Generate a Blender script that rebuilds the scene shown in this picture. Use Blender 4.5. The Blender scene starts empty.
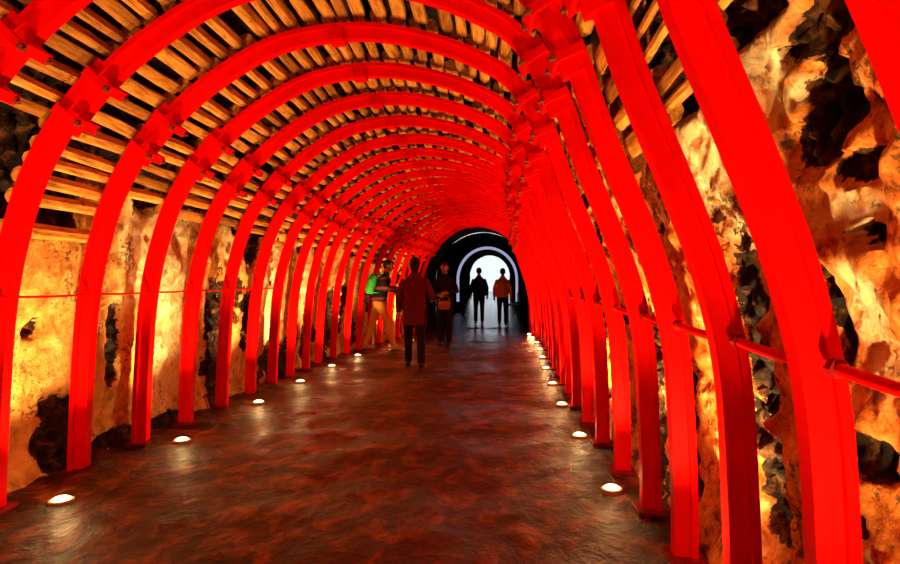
import bpy, bmesh, math, random
from mathutils import Vector, Matrix, noise
random.seed(7)
R = math.radians
sc = bpy.context.scene
C = sc.collection

# ------------------------------------------------------------ camera, sky, exposure
F = 600.0                      # focal length in photo pixels (900 x 564)
VX, VY = 490.0, 287.0          # where the tunnel axis vanishes in the photograph
EYE = 1.25                     # eye height above the tunnel floor
cam = bpy.data.cameras.new('camera')
cam.sensor_width = 36.0
cam.lens = 36.0 * F / 900.0
cam.shift_x = -(VX - 450.0) / 900.0
cam.shift_y = (VY - 282.0) / 900.0
cam.clip_start = 0.02
camo = bpy.data.objects.new('camera', cam)
C.objects.link(camo)
camo.location = (0, 0, EYE)
camo.rotation_euler = (R(90), 0, 0)
sc.camera = camo

w = bpy.data.worlds.new('overcast_sky')
sc.world = w
w.use_nodes = True
wb = w.node_tree.nodes['Background']
wb.inputs['Color'].default_value = (0.82, 0.91, 1.0, 1)
wb.inputs['Strength'].default_value = 1.1

sc.view_settings.view_transform = 'Standard'
sc.view_settings.look = 'None'
sc.view_settings.gamma = 1.0
sc.view_settings.use_curve_mapping = False
sc.view_settings.exposure = 0.0

LAMP_POWER = 310.0
SPILL_POWER = 1.8
LAMP_COLOR = (1.0, 0.60, 0.21)

# ------------------------------------------------------------ helpers
def link(o, parent=None):
    C.objects.link(o)
    if parent is not None:
        o.parent = parent
    return o

def mesh_obj(name, verts, faces, mat=None, parent=None, smooth=None):
    me = bpy.data.meshes.new(name)
    me.from_pydata(verts, [], faces)
    me.update()
    if mat:
        me.materials.append(mat)
    if smooth is not None:
        me.shade_smooth()
        me.set_sharp_from_angle(angle=R(smooth))
    return link(bpy.data.objects.new(name, me), parent)

def bm_obj(name, bm, mat=None, parent=None, smooth=None):
    me = bpy.data.meshes.new(name)
    bmesh.ops.recalc_face_normals(bm, faces=bm.faces)
    bm.to_mesh(me)
    bm.free()
    if mat:
        me.materials.append(mat)
    if smooth is not None:
        me.shade_smooth()
        me.set_sharp_from_angle(angle=R(smooth))
    return link(bpy.data.objects.new(name, me), parent)

def tag(o, label=None, cat=None, group=None, kind=None):
    if label: o['label'] = label
    if cat: o['category'] = cat
    if group: o['group'] = group
    if kind: o['kind'] = kind
    return o

def thing(name, label, cat, loc=(0, 0, 0), rz=0.0, group=None):
    o = bpy.data.objects.new(name, None)
    o.empty_display_size = 0.1
    link(o)
    o.location = loc
    o.rotation_euler = (0, 0, rz)
    return tag(o, label, cat, group)

def interp(x, xs, ys):
    if x <= xs[0]: return ys[0]
    for i in range(1, len(xs)):
        if x <= xs[i]:
            t = (x - xs[i-1]) / (xs[i] - xs[i-1])
            return ys[i-1] + (ys[i] - ys[i-1]) * t
    return ys[-1]

def sstep(a, b, x):
    t = min(1.0, max(0.0, (x - a) / (b - a)))
    return t * t * (3 - 2 * t)

def box(bm, c, s, rot=None):
    m = Matrix.Translation(c) @ (rot.to_4x4() if rot else Matrix.Identity(4)) @ Matrix.Diagonal((s[0], s[1], s[2], 1))
    return bmesh.ops.create_cube(bm, size=1.0, matrix=m)

def tube(bm, pts, radii, n=10, squash=None, cap=True):
    """loft of elliptical rings along pts; radii: number or (ra, rb) per point"""
    pts = [Vector(p) for p in pts]
    rings = []
    ref = None
    for i, p in enumerate(pts):
        a = pts[max(0, i-1)]; b = pts[min(len(pts)-1, i+1)]
        t = (b - a).normalized()
        if ref is None:
            ref = Vector((1, 0, 0)) if abs(t.x) < 0.9 else Vector((0, 1, 0))
        u = (ref - t * ref.dot(t)).normalized()
        ref = u
        v = t.cross(u)
        r = radii[i]
        ra, rb = r if isinstance(r, tuple) else (r, r)
        rings.append([bm.verts.new(p + u * ra * math.cos(2*math.pi*k/n) + v * rb * math.sin(2*math.pi*k/n)) for k in range(n)])
    for i in range(len(rings) - 1):
        for k in range(n):
            bm.faces.new((rings[i][k], rings[i][(k+1) % n], rings[i+1][(k+1) % n], rings[i+1][k]))
    if cap:
        bm.faces.new(rings[0][::-1]); bm.faces.new(rings[-1])
    return rings

def ball(bm, c, s, rot=None, u=16, v=12):
    m = Matrix.Translation(c) @ (rot.to_4x4() if rot else Matrix.Identity(4)) @ Matrix.Diagonal((s[0], s[1], s[2], 1))
    return bmesh.ops.create_uvsphere(bm, u_segments=u, v_segments=v, radius=1.0, matrix=m)

# ------------------------------------------------------------ materials
def new_mat(name):
    m = bpy.data.materials.new(name)
    m.use_nodes = True
    nt = m.node_tree
    return m, nt, nt.nodes['Principled BSDF']

def N(nt, typ, **kw):
    n = nt.nodes.new(typ)
    for k, v in kw.items():
        setattr(n, k, v)
    return n

def ramp(nt, fac, stops):
    r = N(nt, 'ShaderNodeValToRGB')
    els = r.color_ramp.elements
    while len(els) < len(stops):
        els.new(0.5)
    for e, (p, c) in zip(els, stops):
        e.position = p
        e.color = (c[0], c[1], c[2], 1) if not isinstance(c, float) else (c, c, c, 1)
    nt.links.new(fac, r.inputs[0])
    return r.outputs[0]

def noise_node(nt, scale, detail=6, rough=0.6, vec=None, dist=0.0):
    n = N(nt, 'ShaderNodeTexNoise')
    n.inputs['Scale'].default_value = scale
    n.inputs['Detail'].default_value = detail
    n.inputs['Roughness'].default_value = rough
    n.inputs['Distortion'].default_value = dist
    if vec is not None:
        nt.links.new(vec, n.inputs['Vector'])
    return n.outputs['Fac']

def bump(nt, h, bs, strength=0.4, dist=0.02):
    b = N(nt, 'ShaderNodeBump')
    b.inputs['Strength'].default_value = strength
    b.inputs['Distance'].default_value = dist
    nt.links.new(h, b.inputs['Height'])
    nt.links.new(b.outputs[0], bs.inputs['Normal'])

def mix(nt, fac, a, b):
    m = N(nt, 'ShaderNodeMix', data_type='RGBA')
    for s, v in ((m.inputs[0], fac), (m.inputs[6], a), (m.inputs[7], b)):
        if hasattr(v, 'is_linked'):
            nt.links.new(v, s)
        else:
            s.default_value = v if isinstance(v, float) else (v[0], v[1], v[2], 1)
    return m.outputs[2]

def math_node(nt, op, a, b):
    m = N(nt, 'ShaderNodeMath', operation=op)
    for s, v in ((m.inputs[0], a), (m.inputs[1], b)):
        if hasattr(v, 'is_linked'): nt.links.new(v, s)
        else: s.default_value = v
    return m.outputs[0]

def simple(name, col, rough=0.7, spec=0.3, var=0.25, scale=30.0, metal=0.0, bmp=0.15):
    m, nt, bs = new_mat(name)
    tc = N(nt, 'ShaderNodeTexCoord')
    f = noise_node(nt, scale, 4, 0.6, tc.outputs['Object'])
    c0 = tuple(c * (1 - var) for c in col); c1 = tuple(min(1, c * (1 + var)) for c in col)
    nt.links.new(ramp(nt, f, [(0.3, c0), (0.7, c1)]), bs.inputs['Base Color'])
    bs.inputs['Roughness'].default_value = rough
    bs.inputs['Metallic'].default_value = metal
    bs.inputs['Specular IOR Level'].default_value = spec
    if bmp: bump(nt, f, bs, bmp, 0.01)
    return m

M = {}
# red enamel on steel: scuffed, a little rust at chips
m, nt, bs = new_mat('red_paint'); M['red'] = m
g = N(nt, 'ShaderNodeNewGeometry')
f1 = noise_node(nt, 3.0, 5, 0.6, g.outputs['Position'])
f2 = noise_node(nt, 40.0, 6, 0.7, g.outputs['Position'])
c = ramp(nt, f1, [(0.3, (0.66, 0.0006, 0.0004)), (0.7, (0.86, 0.0009, 0.0006))])
chips = ramp(nt, f2, [(0.70, 0.0), (0.76, 1.0)])
nt.links.new(mix(nt, chips, c, (0.24, 0.012, 0.006)), bs.inputs['Base Color'])
bs.inputs['Roughness'].default_value = 0.55
bs.inputs['Specular IOR Level'].default_value = 0.03
bump(nt, f2, bs, 0.12, 0.004)
M['dark_red'] = simple('worn_red_steel', (0.22, 0.004, 0.004), 0.6, 0.15, 0.4)
M['bolt'] = simple('rusted_bolt', (0.16, 0.022, 0.012), 0.6, 0.3, 0.4, 60)
# timber
m, nt, bs = new_mat('old_timber'); M['wood'] = m
oi = N(nt, 'ShaderNodeObjectInfo')
at = N(nt, 'ShaderNodeAttribute', attribute_name='tone')
tc = N(nt, 'ShaderNodeNewGeometry')
mp = N(nt, 'ShaderNodeMapping'); mp.inputs['Scale'].default_value = (14, 1.6, 14)
nt.links.new(tc.outputs['Position'], mp.inputs['Vector'])
f1 = noise_node(nt, 3.0, 6, 0.65, mp.outputs[0])
f2 = noise_node(nt, 9.0, 5, 0.6, tc.outputs['Position'])
rnd = math_node(nt, 'ADD', oi.outputs['Random'], at.outputs['Fac'])
base = ramp(nt, f1, [(0.30, (0.20, 0.065, 0.010)), (0.5, (0.66, 0.28, 0.045)), (0.70, (0.88, 0.48, 0.12))])
tone = ramp(nt, math_node(nt, 'FRACT', rnd, 0.0), [(0.0, (0.42, 0.36, 0.30)), (0.45, (0.85, 0.80, 0.72)), (1.0, (1.0, 1.0, 1.0))])
mm = N(nt, 'ShaderNodeMix', data_type='RGBA', blend_type='MULTIPLY'); mm.inputs[0].default_value = 1.0
nt.links.new(base, mm.inputs[6]); nt.links.new(tone, mm.inputs[7])
spots = ramp(nt, f2, [(0.62, 0.0), (0.72, 0.7)])
nt.links.new(mix(nt, spots, mm.outputs[2], (0.10, 0.04, 0.016)), bs.inputs['Base Color'])
bs.inputs['Roughness'].default_value = 0.8
bs.inputs['Specular IOR Level'].default_value = 0.2
bump(nt, f1, bs, 0.5, 0.01)

# plastered rock walls; the mesh carries 'rock' (bare rock, plus shaded hollows and gaps painted dark) and 'pale' (lighter cream patches)
def wall_mat(name, dark, mid, light, cream, scale, specks):
    m, nt, bs = new_mat(name)
    g = N(nt, 'ShaderNodeNewGeometry')
    a1 = N(nt, 'ShaderNodeAttribute', attribute_name='rock')
    a2 = N(nt, 'ShaderNodeAttribute', attribute_name='pale')
    f1 = noise_node(nt, scale, 9, 0.70, g.outputs['Position'], 0.3)
    f2 = noise_node(nt, 30.0, 6, 0.75, g.outputs['Position'], 0.2)
    f3 = noise_node(nt, 11.0, 9, 0.72, g.outputs['Position'], 0.5)
    f4 = noise_node(nt, 3.0, 4, 0.6, g.outputs['Position'])
    col = ramp(nt, f1, [(0.36, dark), (0.46, mid), (0.56, light), (0.68, cream)])
    pale = math_node(nt, 'MULTIPLY', a2.outputs['Fac'], ramp(nt, f3, [(0.40, 0.10), (0.52, 1.0)]))
    col = mix(nt, pale, col, (0.90, 0.80, 0.50))
    sp = math_node(nt, 'ADD', f2, math_node(nt, 'MULTIPLY', math_node(nt, 'SUBTRACT', f4, 0.5), 0.9))
    speck = ramp(nt, sp, [(specks, 0.0), (specks + 0.05, 0.85)])
    col = mix(nt, speck, col, (0.10, 0.045, 0.012))
    # ragged edge of the dark patches
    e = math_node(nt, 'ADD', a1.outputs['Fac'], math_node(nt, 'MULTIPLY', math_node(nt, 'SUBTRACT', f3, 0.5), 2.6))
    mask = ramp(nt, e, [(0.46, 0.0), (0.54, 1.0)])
    rock_shade_col = ramp(nt, f3, [(0.38, (0.004, 0.002, 0.0015)), (0.52, (0.020, 0.007, 0.003)), (0.66, (0.20, 0.07, 0.018))])
    nt.links.new(mix(nt, mask, col, rock_shade_col), bs.inputs['Base Color'])
    bs.inputs['Roughness'].default_value = 0.75
    bs.inputs['Specular IOR Level'].default_value = 0.2
    h = math_node(nt, 'ADD', f3, math_node(nt, 'MULTIPLY', f1, 0.8))
    bump(nt, h, bs, 0.8, 0.03)
    return m
M['wall_l'] = wall_mat('plastered_rock', (0.34, 0.13, 0.02), (0.70, 0.34, 0.08), (0.82, 0.47, 0.14), (0.88, 0.64, 0.28), 6.0, 0.62)
M['wall_r'] = wall_mat('coarse_orange_rock', (0.12, 0.03, 0.008), (0.70, 0.19, 0.025), (0.86, 0.36, 0.08), (0.95, 0.74, 0.42), 10.0, 0.60)
# bare vault above the timber
m, nt, bs = new_mat('bare_vault_rock'); M['vault'] = m
g = N(nt, 'ShaderNodeNewGeometry')
f = noise_node(nt, 7.0, 6, 0.65, g.outputs['Position'])
nt.links.new(ramp(nt, f, [(0.3, (0.006, 0.004, 0.003)), (0.7, (0.05, 0.025, 0.012))]), bs.inputs['Base Color'])
bs.inputs['Roughness'].default_value = 0.9
bs.inputs['Specular IOR Level'].default_value = 0.1
bump(nt, f, bs, 0.6, 0.05)
# near-black concrete of the far section
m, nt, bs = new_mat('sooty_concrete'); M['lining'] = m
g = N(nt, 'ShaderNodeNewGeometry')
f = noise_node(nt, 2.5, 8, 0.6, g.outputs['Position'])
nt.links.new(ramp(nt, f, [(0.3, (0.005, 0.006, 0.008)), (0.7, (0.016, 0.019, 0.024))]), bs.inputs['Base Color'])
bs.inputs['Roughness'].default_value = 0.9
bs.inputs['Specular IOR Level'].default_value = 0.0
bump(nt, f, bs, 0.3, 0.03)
# wet floor
m, nt, bs = new_mat('wet_stone_floor'); M['floor'] = m
g = N(nt, 'ShaderNodeNewGeometry')
mp = N(nt, 'ShaderNodeMapping'); mp.inputs['Scale'].default_value = (1.0, 0.75, 1.0)
nt.links.new(g.outputs['Position'], mp.inputs['Vector'])
f1 = noise_node(nt, 5.0, 8, 0.68, mp.outputs[0], 0.6)
f2 = noise_node(nt, 12.0, 6, 0.62, mp.outputs[0], 0.4)
f3 = noise_node(nt, 0.9, 3, 0.5, g.outputs['Position'])
col = ramp(nt, f1, [(0.38, (0.006, 0.0015, 0.001)), (0.50, (0.040, 0.005, 0.0015)), (0.66, (0.32, 0.075, 0.011))])  # reddened to paint in the red arches' reflection on the wet stone
nt.links.new(col, bs.inputs['Base Color'])
# rain blown in from the exit keeps the far floor smooth with standing water
sy = N(nt, 'ShaderNodeSeparateXYZ'); nt.links.new(g.outputs['Position'], sy.inputs[0])
wet = N(nt, 'ShaderNodeMapRange'); wet.inputs['From Min'].default_value = 11.0; wet.inputs['From Max'].default_value = 16.0
nt.links.new(sy.outputs['Y'], wet.inputs['Value'])
rgh = mix(nt, wet.outputs[0], ramp(nt, f3, [(0.35, 0.22), (0.65, 0.52)]), (0.12, 0.12, 0.12))
nt.links.new(rgh, bs.inputs['Roughness'])
bs.inputs['Specular IOR Level'].default_value = 0.32
h = math_node(nt, 'ADD', math_node(nt, 'MULTIPLY', f1, 1.3), f2)
bump(nt, h, bs, 1.0, 0.05)
bn = [n for n in nt.nodes if n.type == 'BUMP'][0]
nt.links.new(math_node(nt, 'SUBTRACT', 1.0, math_node(nt, 'MULTIPLY', wet.outputs[0], 0.75)), bn.inputs['Strength'])

def emit(name, col, strength):
    m, nt, bs = new_mat(name)
    bs.inputs['Base Color'].default_value = (col[0], col[1], col[2], 1)
    bs.inputs['Emission Color'].default_value = (col[0], col[1], col[2], 1)
    bs.inputs['Emission Strength'].default_value = strength
    return m
M['lens'] = emit('lit_lens', (1.0, 0.70, 0.30), 9.0)
M['led'] = emit('lavender_led_tube', (0.62, 0.62, 1.0), 0.55)  # glow for the added ring in the far section
M['steel'] = simple('dull_steel', (0.10, 0.085, 0.07), 0.45, 0.5, 0.3, 50, 0.6)
M['brass'] = simple('worn_brass', (0.50, 0.34, 0.16), 0.5, 0.4, 0.2, 60)
M['pave'] = simple('pale_paving', (0.55, 0.56, 0.58), 0.8, 0.2, 0.1, 2)
M['blue'] = simple('pale_blue_paint', (0.10, 0.36, 0.62), 0.5, 0.4, 0.1)
M['grey_post'] = simple('grey_post', (0.20, 0.22, 0.25), 0.6, 0.3, 0.1)

# ------------------------------------------------------------ tunnel profile
PTS = [(-2.80, -0.02), (-2.79, 0.3), (-2.77, 0.7), (-2.74, 1.1), (-2.67, 1.5), (-2.53, 1.93), (-2.28, 2.32), (-1.92, 2.66),
       (-1.45, 2.93), (-0.90, 3.02), (-0.40, 2.95), (-0.03, 2.81), (0.19, 2.66), (0.37, 2.37), (0.51, 1.98), (0.66, 1.62),
       (0.78, 1.30), (0.86, 0.95), (0.89, 0.5), (0.90, 0.2), (0.90, -0.02)]
def catmull(pts, sub=16):
    out = []
    for i in range(len(pts) - 1):
        p0 = Vector(pts[max(0, i-1)]); p1 = Vector(pts[i]); p2 = Vector(pts[i+1]); p3 = Vector(pts[min(len(pts)-1, i+2)])
        for k in range(sub):
            t = k / sub
            out.append(0.5 * ((2*p1) + (p2-p0)*t + (2*p0-5*p1+4*p2-p3)*t*t + (3*p1-p0-3*p2+p3)*t**3))
    out.append(Vector(pts[-1]))
    return out
_raw = catmull(PTS)
_len = [0.0]
for a, b in zip(_raw, _raw[1:]):
    _len.append(_len[-1] + (b - a).length)
L = _len[-1]
def prof(s):
    s = min(max(s, 0.0), L)
    lo, hi = 0, len(_len) - 1
    while hi - lo > 1:
        mid = (lo + hi) // 2
        if _len[mid] <= s: lo = mid
        else: hi = mid
    t = (s - _len[lo]) / (_len[hi] - _len[lo])
    return _raw[lo].lerp(_raw[hi], t)
def shift(x, d):
    sl = interp(d, [6, 10, 13, 16.5, 17.4], [0, 0, 0.30, 0.75, 0.85])
    sr = interp(d, [6, 9, 13, 16.5, 17.4], [0, 0.10, 0.30, 0.26, 0.24])
    return x + sl + (sr - sl) * (x + 2.75) / 3.65
def frame(s, d, off=0.0):
    """world point (x, z) on the profile at arc length s, moved outward by off; also the outward normal"""
    p = prof(s); a = prof(s - 0.02); b = prof(s + 0.02)
    t = Vector((shift(b.x, d) - shift(a.x, d), b.y - a.y)).normalized()
    n = Vector((-t.y, t.x))
    return Vector((shift(p.x, d) + n.x * off, p.y + n.y * off)), n, t
def s_at(z, side):
    """arc length where the profile has height z on the left (-1) or right (+1) side"""
    lo, hi = (0.0, L/2) if side < 0 else (L/2, L)
    for _ in range(40):
        mid = (lo + hi) / 2
        zz = prof(mid).y
        if (zz < z) == (side < 0): lo = mid
        else: hi = mid
    return (lo + hi) / 2

ARCH_D = {-4: 0.93, -3: 1.57, -2: 2.15, -1: 2.79, 0: 3.38, 1: 4.10, 2: 4.82, 3: 5.54, 4: 6.28, 5: 7.03}
for k in range(6, 20):
    ARCH_D[k] = 7.03 + 0.70 * (k - 5)
D0, D1 = -3.2, 17.2
BAY_LEFT = {-4: 2.0, -3: 2.1, -2: 2.15, -1: 2.14, 0: 1.52, 1: 1.86, 2: 1.80, 3: 1.84}
BAY_RIGHT = {-4: 1.90, -3: 1.86, -2: 1.80, -1: 1.84}
for k in range(-5, 20):          # heights where the timber lagging of each bay begins on the left and right
    q = random.Random(500 + k)
    BAY_LEFT.setdefault(k, q.uniform(1.7, 1.95)); BAY_RIGHT.setdefault(k, q.uniform(1.75, 2.0))
def bay_of(d):
    k = -5
    while k + 1 in ARCH_D and ARCH_D[k + 1] < d: k += 1
    return k
RISE = 0.025
def floor_z(d):
    return 0.0 if d < D1 else RISE * (d - D1)

# ------------------------------------------------------------ floor
def grid_obj(name, ys, xs, fn, mat, smooth=60):
    verts = [fn(x, y) for y in ys for x in xs]
    nx = len(xs)
    faces = [(j*nx+i, j*nx+i+1, (j+1)*nx+i+1, (j+1)*nx+i) for j in range(len(ys)-1) for i in range(nx-1)]
    return mesh_obj(name, verts, faces, mat, None, smooth)
ys = []
y = D0 - 0.4
while y < 45:
    ys.append(y)
    y += 0.045 if 0.8 < y < 8 else (0.10 if y < 18 else 0.5)
xs = [-4.0 + 0.05 * i for i in range(131)]
def floor_pt(x, y):
    n = noise.noise(Vector((x*1.1, y*0.9, 3.1))) * 0.016 + noise.noise(Vector((x*3.4, y*2.8, 8.0))) * 0.010 + noise.noise(Vector((x*8, y*7, 1.0))) * 0.004
    k = 1.0 if y < 18 else 0.4
    edge = sstep(-2.45, -2.9, x) * 0.05 * (0.5 + noise.noise(Vector((x*4, y*4, 5.0))))
    return (x, y, floor_z(y) + (n - 0.012) * k + edge * (1 if y < 12 else 0))
fl = grid_obj('floor', ys, xs, floor_pt, M['floor'])
tag(fl, 'wet uneven stone floor of the tunnel', None, None, 'structure')

# ------------------------------------------------------------ vault of bare rock behind everything
def strip_mesh(name, svals, dvals, offfn, mat, smooth=60, attrs=None):
    verts = []; 
    for d in dvals:
        for s in svals:
            p, n, t = frame(s, d, offfn(s, d))
            verts.append((p.x, d, p.y))
    ns = len(svals)
    faces = [(j*ns+i, (j+1)*ns+i, (j+1)*ns+i+1, j*ns+i+1) for j in range(len(dvals)-1) for i in range(ns-1)]
    o = mesh_obj(name, verts, faces, mat, None, smooth)
    for nm, fn in (attrs or {}).items():
        a = o.data.attributes.new(nm, 'FLOAT', 'POINT')
        a.data.foreach_set('value', [fn(s, d) for d in dvals for s in svals])
    return o
def frange(a, b, st):
    n = max(1, int(round((b - a) / st)))
    return [a + (b - a) * i / n for i in range(n + 1)]
def vault_off(s, d):
    p = prof(s)
    return 0.42 + 0.07 * noise.noise(Vector((p.x*1.7, d*1.7, p.y*1.7)))
vault = strip_mesh('ceiling', frange(0, L, 0.12), frange(D0, D1, 0.15), vault_off, M['vault'])
tag(vault, 'dark bare rock vault behind timber lagging poles', None, None, 'structure')

# ------------------------------------------------------------ rock walls
def wall_hit(px, py, side, off=0.14):
    """where the line of sight through a photo pixel meets the side wall: (d, z)"""
    d = 0.5
    while d < 17:
        x = (px - VX) * d / F; z = EYE + (VY - py) * d / F
        if 0 <= z <= 2.9:
            p, n, t = frame(s_at(z, side), d, off + 0.10 * sstep(1.3, 1.9, z) + 0.04)
            if (side > 0 and x >= p.x) or (side < 0 and x <= p.x):
                return d, z
        d += 0.01
    return d, 1.0
def blobs(lst, side):
    out = []
    for px, py, rx, ry in lst:      # photo position of a patch and its half extents in pixels
        d, z = wall_hit(px, py, side)
        x = abs(px - VX)
        out.append((d, z, max(0.05, d * rx / x), ry * d / F))
    return out
ROCK_SHADE_R = blobs([(838, 62, 40, 30), (842, 130, 28, 46), (826, 168, 30, 26), (880, 190, 30, 14), (790, 95, 9, 12), (838, 330, 7, 70), (884, 255, 14, 12),  # bare rock, with the darkness of holes and crevices painted in
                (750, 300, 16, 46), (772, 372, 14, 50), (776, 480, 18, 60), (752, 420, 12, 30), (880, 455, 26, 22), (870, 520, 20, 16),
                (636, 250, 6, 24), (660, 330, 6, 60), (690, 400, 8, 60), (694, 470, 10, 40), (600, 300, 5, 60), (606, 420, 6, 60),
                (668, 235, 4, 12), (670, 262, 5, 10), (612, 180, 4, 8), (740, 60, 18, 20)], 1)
PALE_R = blobs([(775, 60, 22, 30), (770, 110, 22, 26), (790, 128, 20, 16), (860, 232, 40, 18), (715, 180, 20, 60), (880, 335, 24, 60), (745, 230, 24, 80), (625, 210, 6, 20)], 1)
ROCK_SHADE_L = blobs([(58, 440, 26, 42), (150, 205, 16, 16), (20, 145, 40, 46), (213, 345, 12, 66), (228, 312, 8, 40), (276, 372, 14, 30), (108, 345, 8, 36),  # bare rock, with shadow at the wall base painted in as dark patches
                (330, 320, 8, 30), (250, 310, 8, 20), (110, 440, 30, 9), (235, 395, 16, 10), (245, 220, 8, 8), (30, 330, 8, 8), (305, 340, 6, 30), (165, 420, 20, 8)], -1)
PALE_L = blobs([(170, 290, 18, 130), (140, 240, 22, 60), (235, 240, 12, 30), (268, 300, 10, 60), (300, 270, 8, 50)], -1)
def patch(lst, d, z):
    wob = noise.noise(Vector((d*5, z*5, 2.0))) * 0.35 + noise.noise(Vector((d*13, z*13, 7.0))) * 0.22
    v = 0.0
    for bd, bz, rd, rz in lst:
        r = math.sqrt(((d - bd) / rd) ** 2 + ((z - bz) / rz) ** 2)
        if r < 2.2:
            v = max(v, 1.0 - sstep(0.7, 1.35, r + wob))
    return v
_cache = {}
def rock_shade_val(side, s, d):
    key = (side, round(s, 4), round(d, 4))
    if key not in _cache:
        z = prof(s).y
        v = patch(ROCK_SHADE_L if side < 0 else ROCK_SHADE_R, d, z)
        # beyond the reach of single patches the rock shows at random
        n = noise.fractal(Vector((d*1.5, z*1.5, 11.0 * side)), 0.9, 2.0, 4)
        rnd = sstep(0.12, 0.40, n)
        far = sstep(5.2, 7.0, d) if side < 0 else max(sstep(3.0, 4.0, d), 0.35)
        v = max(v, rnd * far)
        lim = (BAY_LEFT if side < 0 else BAY_RIGHT)[bay_of(d)] + 0.02     # darkness of the gaps between poles is painted on the wall behind
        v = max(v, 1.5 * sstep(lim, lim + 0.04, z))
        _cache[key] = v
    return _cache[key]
def pale_val(side, s, d):
    return patch(PALE_L if side < 0 else PALE_R, d, prof(s).y)
def wall_off(side):
    def f(s, d):
        z = prof(s).y
        p = prof(s)
        n1 = noise.fractal(Vector((p.x*1.3, d*1.3, z*1.3)), 1.0, 2.0, 3)
        n2 = noise.noise(Vector((p.x*7, d*7, z*7)))
        n3 = noise.noise(Vector((p.x*17, d*17, z*17)))
        amp = 1.0 if side < 0 else 1.5
        n4 = noise.noise(Vector((p.x*38, d*38, z*38)))
        rg = noise.ridged_multi_fractal(Vector((p.x*4, d*4, z*4)), 1.0, 2.1, 4, 1.0, 2.0)
        base = 0.15 + amp * (0.050 * n1 + 0.022 * n2 + 0.012 * n3 + 0.006 * n4) - (0.020 if side > 0 else 0.007) * (rg - 1.0)
        base += 0.10 * sstep(1.3, 1.9, z)
        rv = rock_shade_val(side, s, d)
        base += 0.06 * rv + rv * (0.035 * n3 + 0.022 * n4 - 0.012 * (rg - 1.0))
        if z < 0.25: base -= 0.05 * (1 - z / 0.25)
        return max(base, 0.085)
    return f
def dvals_wall(side):
    out = []; d = D0
    while d < D1:
        out.append(d)
        d += 0.012 if (side > 0 and 0.6 < d < 3.0) else 0.025 if 0.6 < d < 7.2 else (0.07 if d > 0 else 0.15)
    out.append(D1)
    return out
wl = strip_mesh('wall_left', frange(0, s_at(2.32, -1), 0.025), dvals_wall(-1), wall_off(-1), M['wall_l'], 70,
                {'rock': lambda s, d: rock_shade_val(-1, s, d), 'pale': lambda s, d: pale_val(-1, s, d)})
tag(wl, 'yellow plastered rock wall behind the left arch legs', None, None, 'structure')
wr = strip_mesh('wall_right', frange(s_at(2.25, 1), L, 0.016), dvals_wall(1), wall_off(1), M['wall_r'], 70,
                {'rock': lambda s, d: rock_shade_val(1, s, d), 'pale': lambda s, d: pale_val(1, s, d)})
tag(wr, 'craggy orange rock wall with dark hollows behind the right arch legs', None, None, 'structure')
# cap added behind the camera to keep sky light out of the tunnel
bmb = bmesh.new()
ring = [bmb.verts.new((frame(s, D0, 0.55)[0].x, D0 + 0.02, frame(s, D0, 0.55)[0].y)) for s in frange(0, L, 0.2)]
bmb.faces.new(ring)
tag(bm_obj('wall_back', bmb, M['vault']), 'rock closing the tunnel behind the photographer', None, None, 'structure')

# ------------------------------------------------------------ far section: bulkhead, dark lining, daylight
def lin(u, d):
    """outline of the dark section, u from 0 (left foot) to 1 (right foot)"""
    cx = interp(d, [D1, 41], [-0.19, 0.0]); z0 = floor_z(d)
    hw, spring, rise = 1.36, 1.40, 1.42
    a = spring; arc = math.pi * 1.39; tot = 2 * a + arc
    q = u * tot
    if q < a: return cx - hw, z0 - 0.1 + (q / a) * (spring + 0.1)
    if q > tot - a: return cx + hw, z0 - 0.1 + ((tot - q) / a) * (spring + 0.1)
    th = math.pi * (1 - (q - a) / arc)
    return cx + hw * math.cos(th), z0 + spring + rise * math.sin(th)
us = [i / 60 for i in range(61)]
verts = []; faces = []
for u in us:
    p = frame(u * L, D1, 0.6)[0]
    verts.append((p.x, D1, p.y))
for u in us:
    x, z = lin(u, D1); verts.append((x, D1, z))
for i in range(60):
    faces.append((i, i+1, 61+i+1, 61+i))
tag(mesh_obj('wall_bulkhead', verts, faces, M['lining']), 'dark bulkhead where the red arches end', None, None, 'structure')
def lining(name, d0, d1, grow, label):
    ds = frange(d0, d1, 0.5); verts = []; faces = []
    for d in ds:
        for u in us:
            x, z = lin(u, d); cx = interp(d, [D1, 41], [-0.19, 0.0])
            nn = 0.03 * noise.noise(Vector((x*2, d*1.5, z*2)))
            verts.append((x + (x - cx) * (grow + nn), d, z + (z - floor_z(d) - 1.0) * (grow + nn) * 0.6))
    for j in range(len(ds)-1):
        for i in range(60):
            faces.append((j*61+i, (j+1)*61+i, (j+1)*61+i+1, j*61+i+1))
    return tag(mesh_obj(name, verts, faces, M['lining'], None, 40), label, None, None, 'structure')
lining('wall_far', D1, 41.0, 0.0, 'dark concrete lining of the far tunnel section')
# raised ribs of the far lining
for k, d in enumerate((20.5, 24.0, 27.5, 34.0, 37.5)):
    bmr = bmesh.new()
    prev = None
    for u in us:
        x, z = lin(u, d); cx = interp(d, [D1, 41], [-0.19, 0.0]); zc = floor_z(d) + 1.4
        v = Vector((x - cx, z - zc)) if z > zc else Vector((x - cx, 0))
        v.normalize()
        row = [bmr.verts.new((x - v.x * o, d + e, z - (v.y * o))) for o, e in ((-0.02, 0), (0.09, 0), (0.09, 0.3), (-0.02, 0.3))]
        if prev:
            for i in range(4):
                bmr.faces.new((prev[i], prev[(i+1) % 4], row[(i+1) % 4], row[i]))
        prev = row
    tag(bm_obj('trim_%d' % (k + 1), bmr, M['lining'], None, 40), 'dark raised rib of the far lining', None, None, 'structure')
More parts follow.
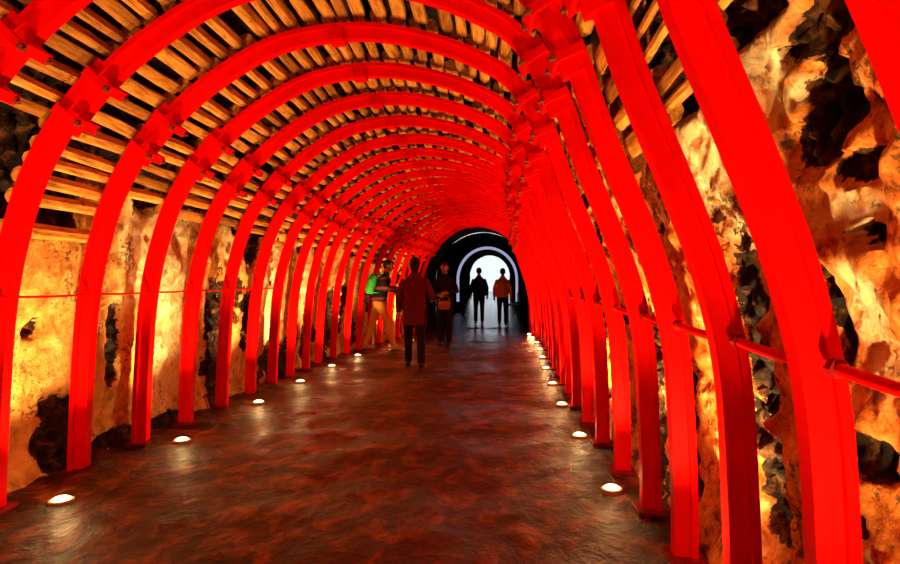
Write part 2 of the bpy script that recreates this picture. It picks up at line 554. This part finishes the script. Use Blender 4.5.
# daylight outside
gx = [-40 + 4 * i for i in range(21)]; gy = [45 + 5 * i for i in range(20)]
go = grid_obj('ground', [41.0, 43.0] + gy, gx, lambda x, y: (x, y, floor_z(41.0) - 0.02 - 0.3 * sstep(43, 60, y)), M['pave'])
tag(go, 'pale paving outside the tunnel exit', None, None, 'structure')

# ------------------------------------------------------------ timber lagging on the arches
def log_mesh(i):
    rnd = random.Random(100 + i)
    bm = bmesh.new()
    n = 8
    flat = rnd.random() < 0.5
    rings = []
    for j, t in enumerate((0.0, 0.33, 0.66, 1.0)):
        cx = rnd.uniform(-0.10, 0.10); cz = rnd.uniform(-0.06, 0.06)
        r = rnd.uniform(0.88, 1.06)
        row = []
        for k in range(n):
            a = 2 * math.pi * (k + 0.5) / n
            z = math.sin(a) * r
            if flat: z = max(z, -0.55)
            row.append(bm.verts.new((math.cos(a) * r * rnd.uniform(0.94, 1.05) + cx, t, z + cz)))
        rings.append(row)
    for a, b in zip(rings, rings[1:]):
        for k in range(n):
            bm.faces.new((a[k], b[k], b[(k+1) % n], a[(k+1) % n]))
    bm.faces.new(rings[0]); bm.faces.new(rings[-1][::-1])
    me = bpy.data.meshes.new('lagging_pole')
    bmesh.ops.recalc_face_normals(bm, faces=bm.faces)
    bm.to_mesh(me); bm.free()
    me.materials.append(M['wood'])
    me.shade_smooth(); me.set_sharp_from_angle(angle=R(40))
    me.attributes.new('tone', 'FLOAT', 'POINT')
    return me
LOGS = [log_mesh(i) for i in range(8)]
keys = sorted(ARCH_D)
stuff_v, stuff_f, stuff_t = [], [], []
n_parts = 0
bays = [(-5, 0.30, ARCH_D[-4])] + [(k, ARCH_D[k], ARCH_D[k+1]) for k in keys[:-1]]
for k, da, db in bays:
    rnd = random.Random(500 + k)
    s = s_at(BAY_LEFT[k], -1)
    s_end = s_at(BAY_RIGHT[k], 1)
    while s < s_end:
        r = rnd.uniform(0.034, 0.052) * (0.55 if k <= -3 and s > L * 0.6 else 1.0)
        gap = rnd.choice((0.016, 0.024, 0.030, 0.038, 0.050)) if rnd.random() < 0.92 else 0.085
        sc_ = s + r
        a, an, at_ = frame(sc_, da, 0.052 + r * 0.98)
        b, bn, bt = frame(sc_ + rnd.uniform(-0.012, 0.012), db, 0.052 + r * 0.98)
        p0 = Vector((a.x, da + 0.006, a.y)); p1 = Vector((b.x, db - 0.006, b.y))
        yv = p1 - p0
        zv = Vector((an.x, 0, an.y)); zv = (zv - yv * (zv.dot(yv) / yv.length_squared)).normalized()
        xv = yv.normalized().cross(zv)
        mw = Matrix((( xv.x*r, yv.x, zv.x*r*0.9, p0.x), (xv.y*r, yv.y, zv.y*r*0.9, p0.y), (xv.z*r, yv.z, zv.z*r*0.9, p0.z), (0, 0, 0, 1)))
        me = rnd.choice(LOGS)
        if -4 <= k <= 2 and n_parts < 300:
            o = bpy.data.objects.new('lagging_pole', me)
            link(o, vault)
            o.matrix_world = mw
            n_parts += 1
        else:
            base = len(stuff_v); tone_v = rnd.random()
            stuff_v += [tuple(mw @ v.co) for v in me.vertices]
            stuff_t += [tone_v] * len(me.vertices)
            stuff_f += [tuple(base + i for i in p.vertices) for p in me.polygons]
        s += 2 * r + gap
so = mesh_obj('distant_lagging_poles', stuff_v, stuff_f, M['wood'], vault, 40)
at_ = so.data.attributes.new('tone', 'FLOAT', 'POINT'); at_.data.foreach_set('value', stuff_t)
so['kind'] = 'stuff'
print('lagging poles as parts', n_parts)

# ------------------------------------------------------------ red steel arches
SEC = [(-0.050, -0.032), (-0.050, 0.032), (0.018, 0.045), (0.018, 0.062), (0.050, 0.062), (0.050, -0.062), (0.018, -0.062), (0.018, -0.045)]
def beam(name, d, s0, s1, off, parent, origin, step=0.05):
    svals = frange(s0, s1, step)
    verts, faces = [], []
    n = len(SEC)
    for s in svals:
        p, nn, t = frame(s, d)
        o_ = off(s) if callable(off) else off
        for (r, a) in SEC:
            verts.append((p.x + nn.x * (r + o_) - origin[0], a, p.y + nn.y * (r + o_) - origin[2]))
    for j in range(len(svals) - 1):
        for i in range(n):
            faces.append((j*n+i, j*n+(i+1) % n, (j+1)*n+(i+1) % n, (j+1)*n+i))
    faces.append(tuple(range(n))[::-1]); faces.append(tuple((len(svals)-1)*n + i for i in range(n)))
    return mesh_obj(name, verts, faces, M['red'], parent, 35)
def clamp_mesh():
    bm = bmesh.new()
    box(bm, (0, 0, -0.072), (0.060, 0.19, 0.022))          # inner bridge plate
    box(bm, (0, -0.083, -0.005), (0.050, 0.022, 0.150))    # cheeks
    box(bm, (0, 0.083, -0.005), (0.050, 0.022, 0.150))
    box(bm, (0, 0, 0.068), (0.060, 0.19, 0.016))
    bmesh.ops.bevel(bm, geom=bm.edges[:], offset=0.004, segments=1, affect='EDGES')
    me = bpy.data.meshes.new('clamp')
    bm.to_mesh(me); bm.free(); me.materials.append(M['red'])
    return me
def bolt_mesh():
    bm = bmesh.new()
    tube(bm, [(0, 0, -0.115), (0, 0, -0.085)], [0.010, 0.010], 8)
    tube(bm, [(0, 0, -0.100), (0, 0, -0.083)], [0.020, 0.020], 6)
    me = bpy.data.meshes.new('bolt')
    bmesh.ops.recalc_face_normals(bm, faces=bm.faces)
    bm.to_mesh(me); bm.free(); me.materials.append(M['bolt'])
    return me
def plate_mesh():
    bm = bmesh.new()
    box(bm, (0, 0, -0.062), (0.10, 0.10, 0.016))
    box(bm, (0, -0.056, -0.020), (0.10, 0.014, 0.085))
    box(bm, (0, 0.056, -0.020), (0.10, 0.014, 0.085))
    bmesh.ops.bevel(bm, geom=bm.edges[:], offset=0.003, segments=1, affect='EDGES')
    me = bpy.data.meshes.new('splice_plate')
    bm.to_mesh(me); bm.free(); me.materials.append(M['red'])
    return me
def foot_mesh():
    bm = bmesh.new()
    box(bm, (0, 0, 0.006), (0.17, 0.17, 0.03))
    bmesh.ops.bevel(bm, geom=bm.edges[:], offset=0.004, segments=1, affect='EDGES')
    me = bpy.data.meshes.new('base_plate')
    bm.to_mesh(me); bm.free(); me.materials.append(M['dark_red'])
    return me
CLAMP, BOLT, PLATE, FOOT = clamp_mesh(), bolt_mesh(), plate_mesh(), foot_mesh()
ORD = 'first second third fourth fifth sixth seventh eighth ninth tenth eleventh twelfth thirteenth fourteenth fifteenth sixteenth seventeenth eighteenth nineteenth twentieth twenty-first twenty-second twenty-third twenty-fourth'.split()
sJL, sJR = s_at(2.30, -1), s_at(2.42, 1)
sMID = s_at(3.012, -1)
def place(me, name, s, d, parent, origin, off=0.0):
    p, n, t = frame(s, d, off)
    o = bpy.data.objects.new(name, me)
    link(o, parent)
    # local x along the arch, y along the tunnel, z outward
    o.matrix_local = Matrix(((t.x, 0, n.x, p.x - origin[0]), (0, 1, 0, 0), (t.y, 0, n.y, p.y - origin[2]), (0, 0, 0, 1)))
    return o
IN = -0.034
for idx, k in enumerate(keys):
    d = ARCH_D[k]
    rnd = random.Random(900 + k)
    org = (shift(-0.92, d), d, 0.0)
    lab = 'red painted steel arch rib, %s counting from the camera into the tunnel' % ORD[idx]
    if idx == 0: lab = 'nearest red steel arch rib, cut off at the top right corner'
    if idx == len(keys) - 1: lab = 'last red steel arch rib, beside the dark far section'
    root = thing('steel_arch', lab, 'arch', org, 0, 'red steel arch ribs lining the tunnel')
    e1, e2 = rnd.uniform(-0.03, 0.03), rnd.uniform(-0.03, 0.03)
    beam('leg', d, 0.0, sJL + 0.22 + e1, 0.0, root, org)
    beam('leg', d, sJR - 0.22 + e2, L, 0.0, root, org)
    beam('crown_beam', d, sJL - 0.22 + e1, sMID - 0.004, IN, root, org)
    beam('crown_beam', d, sMID + 0.004, sJR + 0.22 + e2, IN, root, org)
    place(PLATE, 'splice_plate', sMID, d, root, org, IN)
    for sj, e in ((sJL, e1), (sJR, e2)):
        for dd in (-0.13, 0.13):
            cl = place(CLAMP, 'clamp', sj + dd + e, d, root, org, IN)
            for sy in (-0.083, 0.083):
                b = bpy.data.objects.new('bolt', BOLT); link(b, cl); b.location = (0, sy, 0.012)
    for s in (0.0, L):
        p, n, t = frame(s, d)
        o = bpy.data.objects.new('base_plate', FOOT); link(o, root); o.location = (p.x - org[0], 0, -0.008)

# tie bars between the right legs
def tie(name, p0, p1, r, label, group=None, bolts=True):
    p0, p1 = Vector(p0), Vector(p1)
    root = thing(name, label, 'tie bar', p0, 0, group)
    v = p1 - p0
    bm = bmesh.new()
    pts = [v * (i / 6) + Vector((0, 0, -0.006 * math.sin(math.pi * i / 6))) for i in range(7)]
    tube(bm, pts, [r] * 7, 10)
    bm_obj('rod', bm, M['red'], root, 40)
    if bolts:
        for q in (0.04, 0.96):
            bm = bmesh.new()
            tube(bm, [v * q - v.normalized() * 0.014, v * q + v.normalized() * 0.014], [r * 1.7] * 2, 6)
            bm_obj('nut', bm, M['dark_red'], root, 30)
    return root
for i, k in enumerate(range(-4, 4)):
    da, db = ARCH_D[k], ARCH_D[k+1]
    za = 1.03 + 0.015 * i; zb = za + 0.02
    a = frame(s_at(za, 1), da, 0.015)[0]; b = frame(s_at(zb, 1), db, 0.015)[0]
    tie('tie_bar', (a.x, da + 0.064, za), (b.x, db - 0.064, zb), 0.016,
        'red tie bar at waist height linking the %s and %s right arch legs' % (ORD[i], ORD[i+1]), 'red tie bars between the right arch legs')
for i, k in enumerate(range(-1, 6)):
    da, db = ARCH_D[k], ARCH_D[k+1]
    za = 1.185 + 0.008 * i; zb = za + 0.008
    a = frame(s_at(za, -1), da, -0.01)[0]; b = frame(s_at(zb, -1), db, -0.01)[0]
    tie('tie_rod', (a.x, da + 0.045, za), (b.x, db - 0.045, zb), 0.0075,
        'thin red tie rod across the left wall between the %s and %s arches' % (ORD[i+3], ORD[i+4]), 'thin red tie rods along the left wall', False)

# ------------------------------------------------------------ floor uplights
def uplight_meshes():
    bm = bmesh.new()
    n = 20; prev = None
    prof_ = [(0.048, 0.004), (0.050, 0.009), (0.062, 0.008), (0.066, 0.003), (0.066, -0.05), (0.048, -0.05)]
    rows = [[bm.verts.new((r * math.cos(2*math.pi*k/n), r * math.sin(2*math.pi*k/n), z)) for k in range(n)] for r, z in prof_]
    for a, b in zip(rows, rows[1:] + rows[:1]):
        for k in range(n):
            bm.faces.new((a[k], a[(k+1) % n], b[(k+1) % n], b[k]))
    bmesh.ops.recalc_face_normals(bm, faces=bm.faces)
    ring = bpy.data.meshes.new('bezel'); bm.to_mesh(ring); bm.free(); ring.materials.append(M['brass']); ring.shade_smooth(); ring.set_sharp_from_angle(angle=R(35))
    bm = bmesh.new()
    rows = [[bm.verts.new((r * math.cos(2*math.pi*k/n), r * math.sin(2*math.pi*k/n), z)) for k in range(n)] for r, z in ((0.049, 0.003), (0.046, 0.014), (0.031, 0.022), (0.012, 0.025))]
    for a, b in zip(rows, rows[1:]):
        for k in range(n):
            bm.faces.new((a[k], a[(k+1) % n], b[(k+1) % n], b[k]))
    bm.faces.new(rows[-1]); bm.faces.new(rows[0][::-1])
    bmesh.ops.recalc_face_normals(bm, faces=bm.faces)
    lens = bpy.data.meshes.new('lens'); bm.to_mesh(lens); bm.free(); lens.materials.append(M['lens']); lens.shade_smooth()
    return ring, lens
RING, LENS = uplight_meshes()
LAMPS_L = [-0.6, 0.85, 2.25, 3.50, 4.87, 6.48, 7.90, 9.45, 10.9, 13.3, 14.8]
LAMPS_R = [-0.6, 0.85, 2.30, 3.70, 5.03, 6.36, 7.73, 9.2, 10.6, 12.0, 13.4, 14.7, 15.8]
for side, lst, x0 in ((-1, LAMPS_L, -2.50), (1, LAMPS_R, 0.75)):
    nm = 'left' if side < 0 else 'right'
    for i, d in enumerate(lst):
        x = shift(x0, d)
        lab = 'round glowing floor uplight beside the %s arch legs, %s from the camera' % (nm, ORD[max(0, i-2)])
        if i < 2: lab = 'round floor uplight on the %s, %s the camera' % (nm, ('behind', 'level with')[i])
        root = thing('floor_uplight', lab, 'floor light', (x, d, floor_z(d) + 0.004), 0, 'floor uplights along the tunnel')
        for nme, me in (('bezel', RING), ('lens', LENS)):
            o = bpy.data.objects.new(nme, me); link(o, root)
        ld = bpy.data.lights.new('uplight_beam', 'SPOT')
        ld.energy = LAMP_POWER; ld.color = LAMP_COLOR; ld.spot_size = R(96); ld.spot_blend = 1.0; ld.shadow_soft_size = 0.045
        lo = bpy.data.objects.new('uplight_beam', ld); link(lo, root)
        lo.location = (0, 0, 0.07)
        sd = bpy.data.lights.new('uplight_spill', 'POINT')        # light that leaves the lens sideways
        sd.energy = SPILL_POWER; sd.color = LAMP_COLOR; sd.shadow_soft_size = 0.03
        so_ = bpy.data.objects.new('uplight_spill', sd); link(so_, root); so_.location = (0, 0, 0.085)
        lo.rotation_euler = Vector((0.10 * side, 0.22, 1.0)).to_track_quat('-Z', 'Y').to_euler()


# ------------------------------------------------------------ people
M['skin'] = simple('skin', (0.52, 0.27, 0.17), 0.55, 0.3, 0.08, 8)
M['hair'] = simple('black_hair', (0.010, 0.007, 0.006), 0.5, 0.3, 0.3, 80)
M['black_cloth'] = simple('black_cloth', (0.012, 0.011, 0.012), 0.85, 0.15, 0.3, 40)
M['navy_cloth'] = simple('dark_navy_cloth', (0.016, 0.016, 0.022), 0.85, 0.15, 0.3, 40)
M['maroon_cloth'] = simple('dark_red_cloth', (0.13, 0.008, 0.008), 0.85, 0.15, 0.25, 40)
M['orange_cloth'] = simple('orange_cloth', (0.92, 0.27, 0.035), 0.8, 0.15, 0.15, 40)
M['tan_cloth'] = simple('mustard_cloth', (0.72, 0.34, 0.06), 0.8, 0.15, 0.15, 40)
M['green_cloth'] = simple('green_cloth', (0.05, 0.50, 0.09), 0.8, 0.15, 0.2, 40)
M['brown_leather'] = simple('brown_leather', (0.34, 0.13, 0.05), 0.6, 0.3, 0.2, 40)
M['shoe'] = simple('dark_shoe', (0.02, 0.015, 0.013), 0.6, 0.3, 0.2, 40)
M['pale_shoe'] = simple('pale_shoe', (0.55, 0.42, 0.30), 0.6, 0.3, 0.2, 40)
# striped knit
m, nt, bs = new_mat('dark_striped_knit'); M['stripe'] = m
tc = N(nt, 'ShaderNodeTexCoord')
sx = N(nt, 'ShaderNodeSeparateXYZ'); nt.links.new(tc.outputs['Object'], sx.inputs[0])
fr = math_node(nt, 'FRACT', math_node(nt, 'MULTIPLY', sx.outputs['Z'], 5.0), 0.0)
nt.links.new(ramp(nt, fr, [(0.68, (0.015, 0.012, 0.014)), (0.74, (0.22, 0.05, 0.06))]), bs.inputs['Base Color'])
bs.inputs['Roughness'].default_value = 0.85; bs.inputs['Specular IOR Level'].default_value = 0.15

def remesh(o, voxel):
    md = o.modifiers.new('continuous_surface', 'REMESH')
    md.mode = 'VOXEL'; md.voxel_size = voxel; md.use_smooth_shade = True
    sm = o.modifiers.new('soften', 'SMOOTH'); sm.factor = 0.5; sm.iterations = 3
    return o

def hand(bm, w, d, side):
    """palm and five bent fingers from wrist w along direction d"""
    d = Vector(d).normalized()
    out = Vector((side, 0, 0)); out = (out - d * out.dot(d))
    if out.length < 0.2: out = Vector((0, 1, 0)) - d * d.y
    out.normalize()
    across = d.cross(out).normalized()          # knuckle line
    if across.y < 0: across = -across
    w = Vector(w)
    tube(bm, [w - d*0.02, w + d*0.02, w + d*0.06, w + d*0.095], [0.024, (0.030, 0.030), (0.036, 0.030), (0.034, 0.026)], 8)
    for i, (o, ln) in enumerate(((0.030, 0.070), (0.010, 0.082), (-0.010, 0.076), (-0.030, 0.060))):
        b = w + d * 0.085 + across * o
        tube(bm, [b, b + d*ln*0.5 - out*0.006, b + d*ln*0.85 - out*0.024, b + d*ln - out*0.040], [0.0105, 0.010, 0.009, 0.007], 6)
    b = w + d * 0.03 + across * 0.026
    tube(bm, [b, b + across*0.026 + d*0.024, b + across*0.034 + d*0.055 - out*0.010], [0.013, 0.012, 0.008], 6)

def person(label, loc, rz, H, arms, legs, top, bottom, shoe, hem=0.86, lean=0.0, turn=0.0, long_hair=False, extra=None):
    root = thing('person', label, 'person', loc, rz)
    k = H / 1.72
    root.scale = (k, k, k)
    def ln(x, y, z):                           # lean the trunk forward from the hips
        if z > 0.95:
            a = lean; dz = z - 0.95
            return (x, y * math.cos(a) + dz * math.sin(a), 0.95 + dz * math.cos(a) - y * math.sin(a))
        return (x, y, z)
    bm = bmesh.new()
    tube(bm, [ln(0, 0, 0.86), ln(0, 0, 0.97), ln(0, 0, 1.12), ln(0, 0, 1.30), ln(0, 0, 1.42), ln(0, -0.005, 1.47)],
         [(0.155, 0.105), (0.160, 0.110), (0.135, 0.098), (0.160, 0.108), (0.125, 0.080), (0.06, 0.055)], 14)
    tube(bm, [ln(0, -0.01, 1.42), ln(0, 0.0, 1.48), ln(0, 0.012, 1.56)], [0.060, 0.053, 0.052], 10)
    hc = Vector(ln(0, 0.02, 1.615))
    rot = Matrix.Rotation(turn, 3, 'Z') @ Matrix.Rotation(-lean * 0.6, 3, 'X')
    def hp(x, y, z): return tuple(hc + rot @ Vector((x, y, z)))
    ball(bm, hp(0, 0, 0.015), (0.076, 0.094, 0.100), rot)
    ball(bm, hp(0, 0.022, -0.048), (0.056, 0.068, 0.060), rot)
    tube(bm, [hp(0, 0.082, 0.022), hp(0, 0.100, 0.0), hp(0, 0.112, -0.022), hp(0, 0.092, -0.032)], [0.010, 0.012, 0.016, 0.010], 8)
    for sx in (-1, 1):
        ball(bm, hp(0.078*sx, -0.005, 0.0), (0.012, 0.022, 0.032), rot, 8, 8)
        sh = Vector(ln(0.155*sx, 0, 1.375))
        el, wr = (Vector(p) for p in arms[0 if sx < 0 else 1])
        tube(bm, [sh, sh.lerp(el, 0.5), el, el.lerp(wr, 0.4), wr], [0.050, 0.047, 0.040, 0.037, 0.026], 10)
        hand(bm, wr, wr - el, sx)
        kn, an = (Vector(p) for p in legs[0 if sx < 0 else 1])
        hip = Vector((0.088*sx, 0, 0.90))
        tube(bm, [hip, hip.lerp(kn, 0.5), kn, kn.lerp(an, 0.35), an], [0.088, 0.074, 0.054, 0.056, 0.038], 10)
        tube(bm, [an + Vector((0, -0.05, -0.04)), an + Vector((0, 0.03, -0.035)), an + Vector((0, 0.14, -0.05))], [0.032, 0.040, 0.028], 8)
    body = remesh(bm_obj('body', bm, M['skin'], root, 60), 0.009)
    for sx in (-1, 1):
        bm = bmesh.new(); ball(bm, hp(0.031*sx, 0.086, 0.014), (0.013, 0.008, 0.008), rot, 8, 6)
        bm_obj('eye', bm, M['hair'], root, 60)
    bm = bmesh.new(); ball(bm, hp(0, 0.087, -0.058), (0.024, 0.006, 0.006), rot, 8, 6)
    bm_obj('mouth', bm, M['brown_leather'], root, 60)
    # hair
    bm = bmesh.new()
    ball(bm, hp(0, -0.022, 0.040), (0.086, 0.094, 0.094), rot)
    tube(bm, [hp(0, 0.045, 0.095), hp(0, 0.078, 0.075), hp(0, 0.088, 0.055)], [(0.060, 0.03), (0.060, 0.018), (0.052, 0.010)], 10)
    if long_hair:
        tube(bm, [hp(0, -0.045, 0.02), hp(0, -0.068, -0.07), hp(0, -0.070, -0.17)], [(0.082, 0.05), (0.070, 0.036), (0.034, 0.016)], 12)
    else:
        tube(bm, [hp(0, -0.05, 0.02), hp(0, -0.062, -0.05)], [(0.076, 0.05), (0.058, 0.03)], 12)
    remesh(bm_obj('hair', bm, M['hair'], root, 60), 0.010)
    # jacket
    bm = bmesh.new()
    prof_ = [(hem, 0.195, 0.150), (min(0.96, hem + 0.12), 0.188, 0.146), (1.12, 0.172, 0.132), (1.28, 0.185, 0.138), (1.37, 0.168, 0.115), (1.435, 0.110, 0.088), (1.475, 0.074, 0.072), (1.50, 0.066, 0.066)]
    tube(bm, [ln(0, 0, z) for z, a, b in prof_], [(a, b) for z, a, b in prof_], 18)
    jk = bm_obj
    for sx in (-1, 1):
        sh = Vector(ln(0.150*sx, 0, 1.375))
        el, wr = (Vector(p) for p in arms[0 if sx < 0 else 1])
        tube(bm, [sh, sh.lerp(el, 0.5), el, el.lerp(wr, 0.5), wr], [0.068, 0.066, 0.058, 0.053, 0.045], 12)
    remesh(bm_obj('jacket', bm, top, root, 60), 0.014)
    # trousers
    bm = bmesh.new()
    tube(bm, [(0, 0, 0.80), (0, 0, 0.90), ln(0, 0, 1.02)], [(0.165, 0.115), (0.178, 0.128), (0.165, 0.118)], 14)
    for sx in (-1, 1):
        kn, an = (Vector(p) for p in legs[0 if sx < 0 else 1])
        hip = Vector((0.088*sx, 0, 0.89))
        tube(bm, [hip, hip.lerp(kn, 0.5), kn, kn.lerp(an, 0.5), an + Vector((0, 0, -0.025))], [0.100, 0.090, 0.070, 0.066, 0.060], 12)
    remesh(bm_obj('trousers', bm, bottom, root, 60), 0.014)
    for sx in (-1, 1):
        kn, an = (Vector(p) for p in legs[0 if sx < 0 else 1])
        bm = bmesh.new()
        y0 = an + Vector((0, 0, -an.z + max(0.0, an.z - 0.09)))
        tube(bm, [y0 + Vector((0, -0.085, 0.035)), y0 + Vector((0, -0.03, 0.045)), y0 + Vector((0, 0.06, 0.044)), y0 + Vector((0, 0.15, 0.032)), y0 + Vector((0, 0.185, 0.026))],
             [(0.036, 0.034), (0.046, 0.046), (0.050, 0.044), (0.048, 0.032), (0.030, 0.022)], 12)
        bm_obj('shoe', bm, shoe, root, 60)
    if extra: extra(root, ln)
    return root

down = lambda sx, f=0.0: ((0.245*sx, -0.03 + f, 1.12), (0.255*sx, 0.05 + 1.8*f, 0.87))
std = lambda sx, f=0.0: ((0.10*sx, f + 0.02, 0.49), (0.105*sx, 1.6*f - 0.02, 0.09))

def pack(root, ln):
    bm = bmesh.new()
    tube(bm, [ln(0, -0.20, 1.02), ln(0, -0.215, 1.10), ln(0, -0.215, 1.28), ln(0, -0.19, 1.38), ln(0, -0.16, 1.42)], [(0.13, 0.07), (0.155, 0.095), (0.15, 0.095), (0.12, 0.07), (0.06, 0.03)], 14)
    bp = remesh(bm_obj('backpack', bm, M['green_cloth'], root, 60), 0.014)
    for sx in (-1, 1):
        bm = bmesh.new()
        tube(bm, [ln(0.11*sx, -0.14, 1.36), ln(0.12*sx, -0.03, 1.49), ln(0.12*sx, 0.12, 1.38), ln(0.13*sx, 0.13, 1.22), ln(0.15*sx, -0.02, 1.08), ln(0.12*sx, -0.15, 1.06)], [(0.022, 0.010)]*6, 8)
        bm_obj('strap', bm, M['green_cloth'], bp, 60)
p1 = person('person in dark striped top and mustard trousers with green backpack by left arches', (-2.22, 12.0, 0), R(-78), 1.80,
       (((-0.24, 0.14, 1.18), (-0.12, 0.36, 1.16)), ((0.25, 0.14, 1.16), (0.13, 0.37, 1.12))),
       (((-0.11, -0.13, 0.49), (-0.13, -0.27, 0.09)), ((0.11, 0.18, 0.50), (0.13, 0.27, 0.09))),
       M['stripe'], M['tan_cloth'], M['pale_shoe'], 0.92, R(14), R(-10), False, pack)
# dark shoulder bag held in front by that person
def shoulder_bag(label, loc, rz, mat, s=1.0):
    root = thing('bag', label, 'bag', loc, rz)
    bm = bmesh.new()
    box(bm, (0, 0, 0.11*s), (0.30*s, 0.12*s, 0.22*s))
    bmesh.ops.bevel(bm, geom=bm.edges[:], offset=0.03*s, segments=2, affect='EDGES')
    bm_obj('pouch', bm, mat, root, 50)
    bm = bmesh.new()
    box(bm, (0, -0.062*s, 0.15*s), (0.28*s, 0.012, 0.13*s))
    bmesh.ops.bevel(bm, geom=bm.edges[:], offset=0.005, segments=1, affect='EDGES')
    bm_obj('flap', bm, mat, root, 50)
    bm = bmesh.new()
    tube(bm, [(0.13*s*math.cos(a), 0, 0.20*s + 0.14*s*math.sin(a)) for a in [math.pi*i/10 for i in range(11)]], [0.011]*11, 8)
    bm_obj('handle', bm, mat, root, 50)
    return root
shoulder_bag('dark bag held in front of the person in mustard trousers', (-1.72, 11.90, 0.80), R(10), M['navy_cloth'])
person('person seen from behind in long dark red coat and black trousers', (-1.18, 9.4, 0), R(6), 1.70,
       (down(-1, 0.02), ((0.27, -0.02, 1.13), (0.28, 0.16, 1.08))), (std(-1, 0.09), std(1, -0.07)),
       M['maroon_cloth'], M['black_cloth'], M['shoe'], 0.66, R(2), 0, True)
person('person facing the camera in black coat, holding a brown bag', (-0.97, 12.9, 0), R(176), 1.76,
       (((-0.26, 0.05, 1.13), (-0.10, 0.24, 1.10)), ((0.26, 0.05, 1.13), (0.10, 0.24, 1.06))), (std(-1, 0.06), std(1, -0.05)),
       M['black_cloth'], M['black_cloth'], M['shoe'], 0.80, R(2), R(4))
shoulder_bag('brown bag held at the chest of the person in black', (-0.955, 12.50, 0.78), 0, M['brown_leather'], 0.85)
person('person walking towards the exit in a black jacket, far section', (-0.36, 19.6, floor_z(19.6)), R(2), 1.80,
       (down(-1, 0.03), down(1, -0.02)), (std(-1, -0.08), std(1, 0.08)),
       M['black_cloth'], M['black_cloth'], M['shoe'], 0.84, R(2), 0)
person('person walking towards the exit in an orange jacket and dark trousers', (0.40, 19.0, floor_z(19.0)), R(-4), 1.78,
       (down(-1, -0.02), down(1, 0.03)), (std(-1, 0.08), std(1, -0.08)),
       M['orange_cloth'], M['black_cloth'], M['shoe'], 0.84, R(2), 0)

# ------------------------------------------------------------ small things near the exit
d = 26.0
bm = bmesh.new()
pts = []
for i in range(4, 57):
    x, z = lin(i / 60, d); cx = 0.0
    pts.append(((x - cx) * 0.94 + cx, d, floor_z(d) + (z - floor_z(d)) * 0.965))
tube(bm, pts, [0.06] * len(pts), 8)
arc = bm_obj('light_arch', bm, M['led'], None, 50)  # added glowing ring in place of a pale lining ring; tints floor bluish
tag(arc, 'pale lavender tube light bent round the far tunnel section', 'light')

# blue bench against the right side of the far section
bench = thing('bench', 'pale blue bench along the right wall of the far section', 'bench', (0.86, 22.6, floor_z(22.6)), 0)
bm = bmesh.new(); box(bm, (0, 0, 0.45), (0.50, 1.5, 0.05)); bmesh.ops.bevel(bm, geom=bm.edges[:], offset=0.008, segments=1, affect='EDGES')
bm_obj('seat', bm, M['blue'], bench)
bm = bmesh.new(); box(bm, (0.22, 0, 0.72), (0.05, 1.5, 0.36)); bmesh.ops.bevel(bm, geom=bm.edges[:], offset=0.008, segments=1, affect='EDGES')
bm_obj('backrest', bm, M['blue'], bench)
for x in (-0.2, 0.2):
    for y in (-0.65, 0.65):
        bm = bmesh.new(); box(bm, (x, y, 0.21), (0.05, 0.05, 0.44)); bm_obj('leg', bm, M['steel'], bench)
